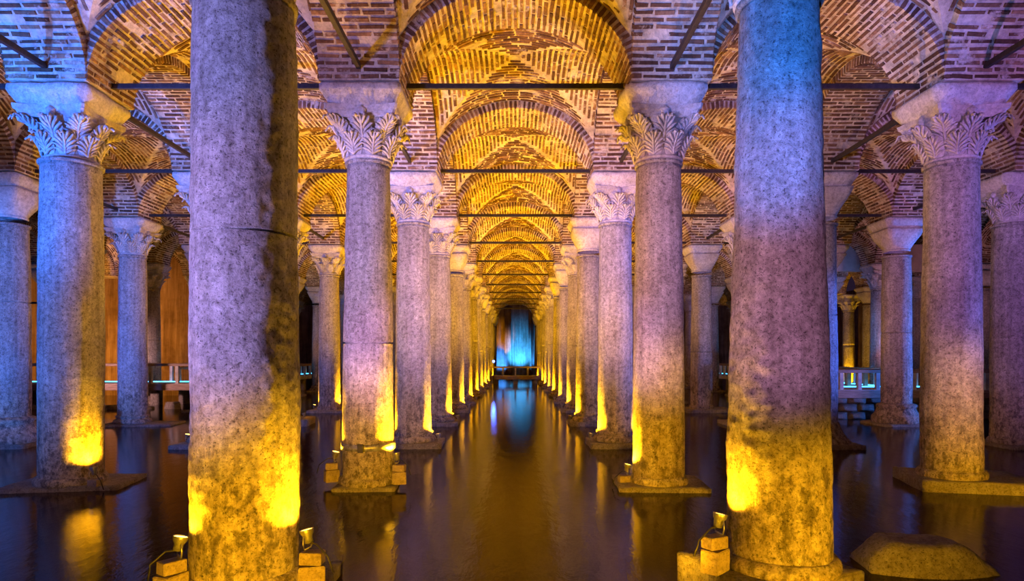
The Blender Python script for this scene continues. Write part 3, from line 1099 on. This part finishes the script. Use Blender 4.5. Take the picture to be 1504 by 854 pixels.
STONES = [rough_box('stone', 1.0, 0.36, 1.0, 'plinth', 0.03, 2, 1.0, s, 0.05, 1.7) for s in (1, 2, 3, 4)]
PIERM = rough_box('pier', 0.38, 0.34, 1.0, 'plinth', 0.02, 3, 1.0, 9, 0.03)
walkway('left walkway with brown rail before the streaked plaster wall', -32, -12.9, 5.62 * D, 6.0 * D, 1.0, 1.78, 1.10)
walkway('right walkway with pale posts on a stone block base', 10.3, 32, 4.55 * D, 4.98 * D, 1.0, 1.62, 0.62, base_wall=True, rear=True)
walkway('far walkway crossing the end of the central channel', -8, 8, 10.62 * D, 10.98 * D, 0.62, 1.30, 1.0, rear=True, piers=1.6, deck_glow=False)
walkway('walkway running back on the left behind the columns', -15.2, -13.4, 6.05 * D, 10.6 * D, 0.9, 1.6, 1.0, along='y', piers=3)
walkway('walkway running back on the right behind the columns', 13.4, 15.2, 5.3 * D, 10.6 * D, 0.9, 1.6, 0.8, along='y', piers=3)


def rub(n, x0, x1, y0, y1, group, lab):
    for i in range(n):
        me = rough_box('rubble_stone', random.uniform(0.4, 0.9), random.uniform(0.3, 0.5), random.uniform(0.2, 0.45), 'plinth', 0.05, 3, 0.8, 40 + i + n, 0.05, 2.2)
        o = obj('rubble_stone', me, None, (x0 + (x1 - x0) * (i + 0.5) / n + random.uniform(-0.1, 0.1), random.uniform(y0, y1), -0.12), random.random() * 3)
        tag(o, f'{lab}, {ORD[i] if i else "first"} from the left', 'stone', group)


rub(8, -19.5, -13.6, 5.44 * D, 5.52 * D, 'rubble before the left walkway', 'dark wet rubble stone in the water before the left walkway')

# lamp poles of the left walkway
pp = [(-19.6, 5.7 * D, 1.0), (-19.6, 5.7 * D, 3.95)]
arc = [(-19.6 - 0.45 * (1 - math.cos(a)), 5.7 * D, 3.95 + 0.45 * math.sin(a)) for a in [PI / 2 * i / 6 for i in range(1, 7)]]
pole = tube('lamp_pole', [Vector(p) - Vector((-19.6, 5.7 * D, 1.0)) for p in pp + arc + [(-21.4, 5.7 * D, 4.42)]], 0.045, 'iron', 8)
o = obj('lamp_pole', pole, None, (-19.6, 5.7 * D, 0.99))
tag(o, 'thin black bent pole on left walkway beside the blue column', 'pole')
o = obj('lamp_pole', pole, None, (-13.15, 5.7 * D, 0.99), PI)
tag(o, 'thin black bent pole on left walkway beside nearest left column', 'pole')

# plaster vault face behind the right walkway
obj('wall_right_upper', bm_mesh('wall_right_upper', box_bm(17, 0.35, 1.3, bevel=0.02), 'smooth'), None, (22.4, 6.55 * D, 6.9), kind='structure')

# ---------------------------------------------------------------- the far end
for i, (px, pw) in enumerate(((-2.35, 0.5), (-0.85, 0.75), (1.62, 0.32), (2.4, 0.4))):
    o = obj('trim_%d' % (i + 1), rough_box('pilaster', pw, 0.7, 8.0, 'plaster', 0.02, 6, 1.0, i + 50, 0.03), None, (px, YB - 0.6, -0.3), kind='structure')
light('flood_blue_end', 'SPOT', (0.45, YB - 3.6, 0.3), (0.45, YB, 3.1), (0.02, 0.26, 1.0), 9000, cone=58, blend=0.9)
light('flood_blue_end_left', 'SPOT', (-1.6, YB - 2.6, 0.3), (-1.65, YB, 1.9), (0.02, 0.18, 1.0), 4000, cone=52, blend=0.9)
light('flood_blue_end_right', 'SPOT', (2.0, YB - 1.6, 0.3), (2.0, YB, 2.6), (0.02, 0.22, 1.0), 1500, cone=46, blend=0.9)
light('flood_amber_end', 'SPOT', (-1.2, YB - 4.0, 0.6), (-1.3, YB, 4.6), AMBER, 1200, cone=30)
t = empty('floodlight', (-1.55, 9.6 * D, 1.80), label='bright blue floodlight glaring at left end of the far channel', cat='floodlight')
rot = Vector((0, 0, 1)).rotation_difference(Vector((0.03, -1, 0.05)).normalized()).to_matrix().to_4x4()
obj('lamp_head', HEADB, t, mat4=rot)
obj('lens', LENSB, t, mat4=rot)
obj('stand', tube('stand', [(0, 0.03, -0.08), (0, 0.05, -2.3)], 0.03, 'iron', 8), t)
light('bulb', 'SPOT', Vector((-1.55, 9.6 * D - 0.12, 1.80)), (-1.4, 0, 2.2), (0.05, 0.15, 1.0), 50, size=0.08, cone=110, parent=t)

light('flood_pink_walkway', 'SPOT', (-20.5, 20.0, 1.8), (-15.8, 27.0, 1.2), (0.95, 0.5, 0.5), 4200, cone=42)  # unseen fill lamp, added to brighten the left walkway rail and posts
# blue glow of the side walkways
light('flood_cyan_right', 'SPOT', (14.3, 5.1 * D, 1.25), (12.4, 9.0 * D, 2.0), (0.03, 0.32, 1.0), 900, cone=100)
light('flood_cyan_left', 'SPOT', (-14.0, 6.3 * D, 1.2), (-12.4, 8.6 * D, 2.0), (0.03, 0.32, 1.0), 500, cone=100)
light('flood_amber_wall', 'SPOT', (-17.0, 6.1 * D, 1.15), (-19, 7.3 * D, 5.0), (1.0, 0.42, 0.05), 1500, cone=130)
light('flood_amber_wall_left', 'SPOT', (-23.0, 6.1 * D, 1.15), (-24, 7.3 * D, 5.0), (1.0, 0.42, 0.05), 1200, cone=130)
light('flood_amber_right_niche', 'SPOT', (18.0, 7.2 * D, 0.6), (20.5, 9.2 * D, 3.5), AMBER, 500, cone=110)
light('flood_pink_vault', 'SPOT', (17.5, 5.6 * D, 1.3), (18.0, 6.4 * D, 6.9), (1.0, 0.4, 0.5), 350, cone=120)

# ---------------------------------------------------------------- boulder and loose things in the water


def boulder():
    """Broken block with a flat sloping top and one long curved face, tapering at both ends."""
    n, m = 26, 12
    vs, fs = [], []
    for i in range(n + 1):
        s = i / n
        x = -0.60 + 1.20 * s
        top = 0.29 * (min(1.0, math.sin(PI * (0.06 + 0.90 * s ** 0.9)) * 1.35)) ** 0.9
        yf = -0.30 + 0.10 * s - 0.14 * math.sin(PI * s)
        yb = 0.30 * math.sin(PI * min(1, 0.12 + 0.8 * s)) + 0.10
        prof = [(yf, -0.25), (yf + 0.0, 0.0), (yf + 0.04, top * 0.4), (yf + 0.08, top * 0.78), (yf + 0.11, top * 0.93), (yf + 0.16, top), (yf + 0.34, top * 0.96), (yb * 0.6, top * 0.9), (yb * 0.9, top * 0.7), (yb, top * 0.35), (yb + 0.03, 0.0), (yb + 0.03, -0.25)]
        for q, (y, z) in enumerate(prof):
            p = Vector((x, y, z))
            p += noise.noise_vector(p * 5.0) * 0.02 + noise.noise_vector(p * 14) * 0.008
            vs.append(p)
    w_ = 12
    for i in range(n):
        for j in range(w_ - 1):
            a = i * w_ + j
            fs.append((a, a + w_, a + w_ + 1, a + 1))
    fs.append(tuple(range(w_)))
    fs.append(tuple(range(n * w_, (n + 1) * w_))[::-1])
    return mesh('boulder', vs, fs, 'plinth', True)


o = obj('boulder', boulder(), None, (4.08, 6.5, 0.0), -0.14)
tag(o, 'long broken stone block rising from the water at lower right', 'boulder')
light('flood_amber_boulder', 'SPOT', (3.5, 4.5, 0.10), (4.05, 6.3, 0.15), AMBER, 170, cone=50)

cb = [(-1.62, 5.22, 0.02), (-1.58, 5.30, 0.02), (-1.52, 5.42, 0.015), (-1.50, 5.56, 0.015), (-1.53, 5.72, 0.012)]
o = obj('power_cable', tube('power_cable', [Vector(p) - Vector(cb[0]) for p in cb], 0.016, 'cable', 8), None, cb[0])
tag(o, 'black cable trailing into the water beside nearest left column', 'cable')
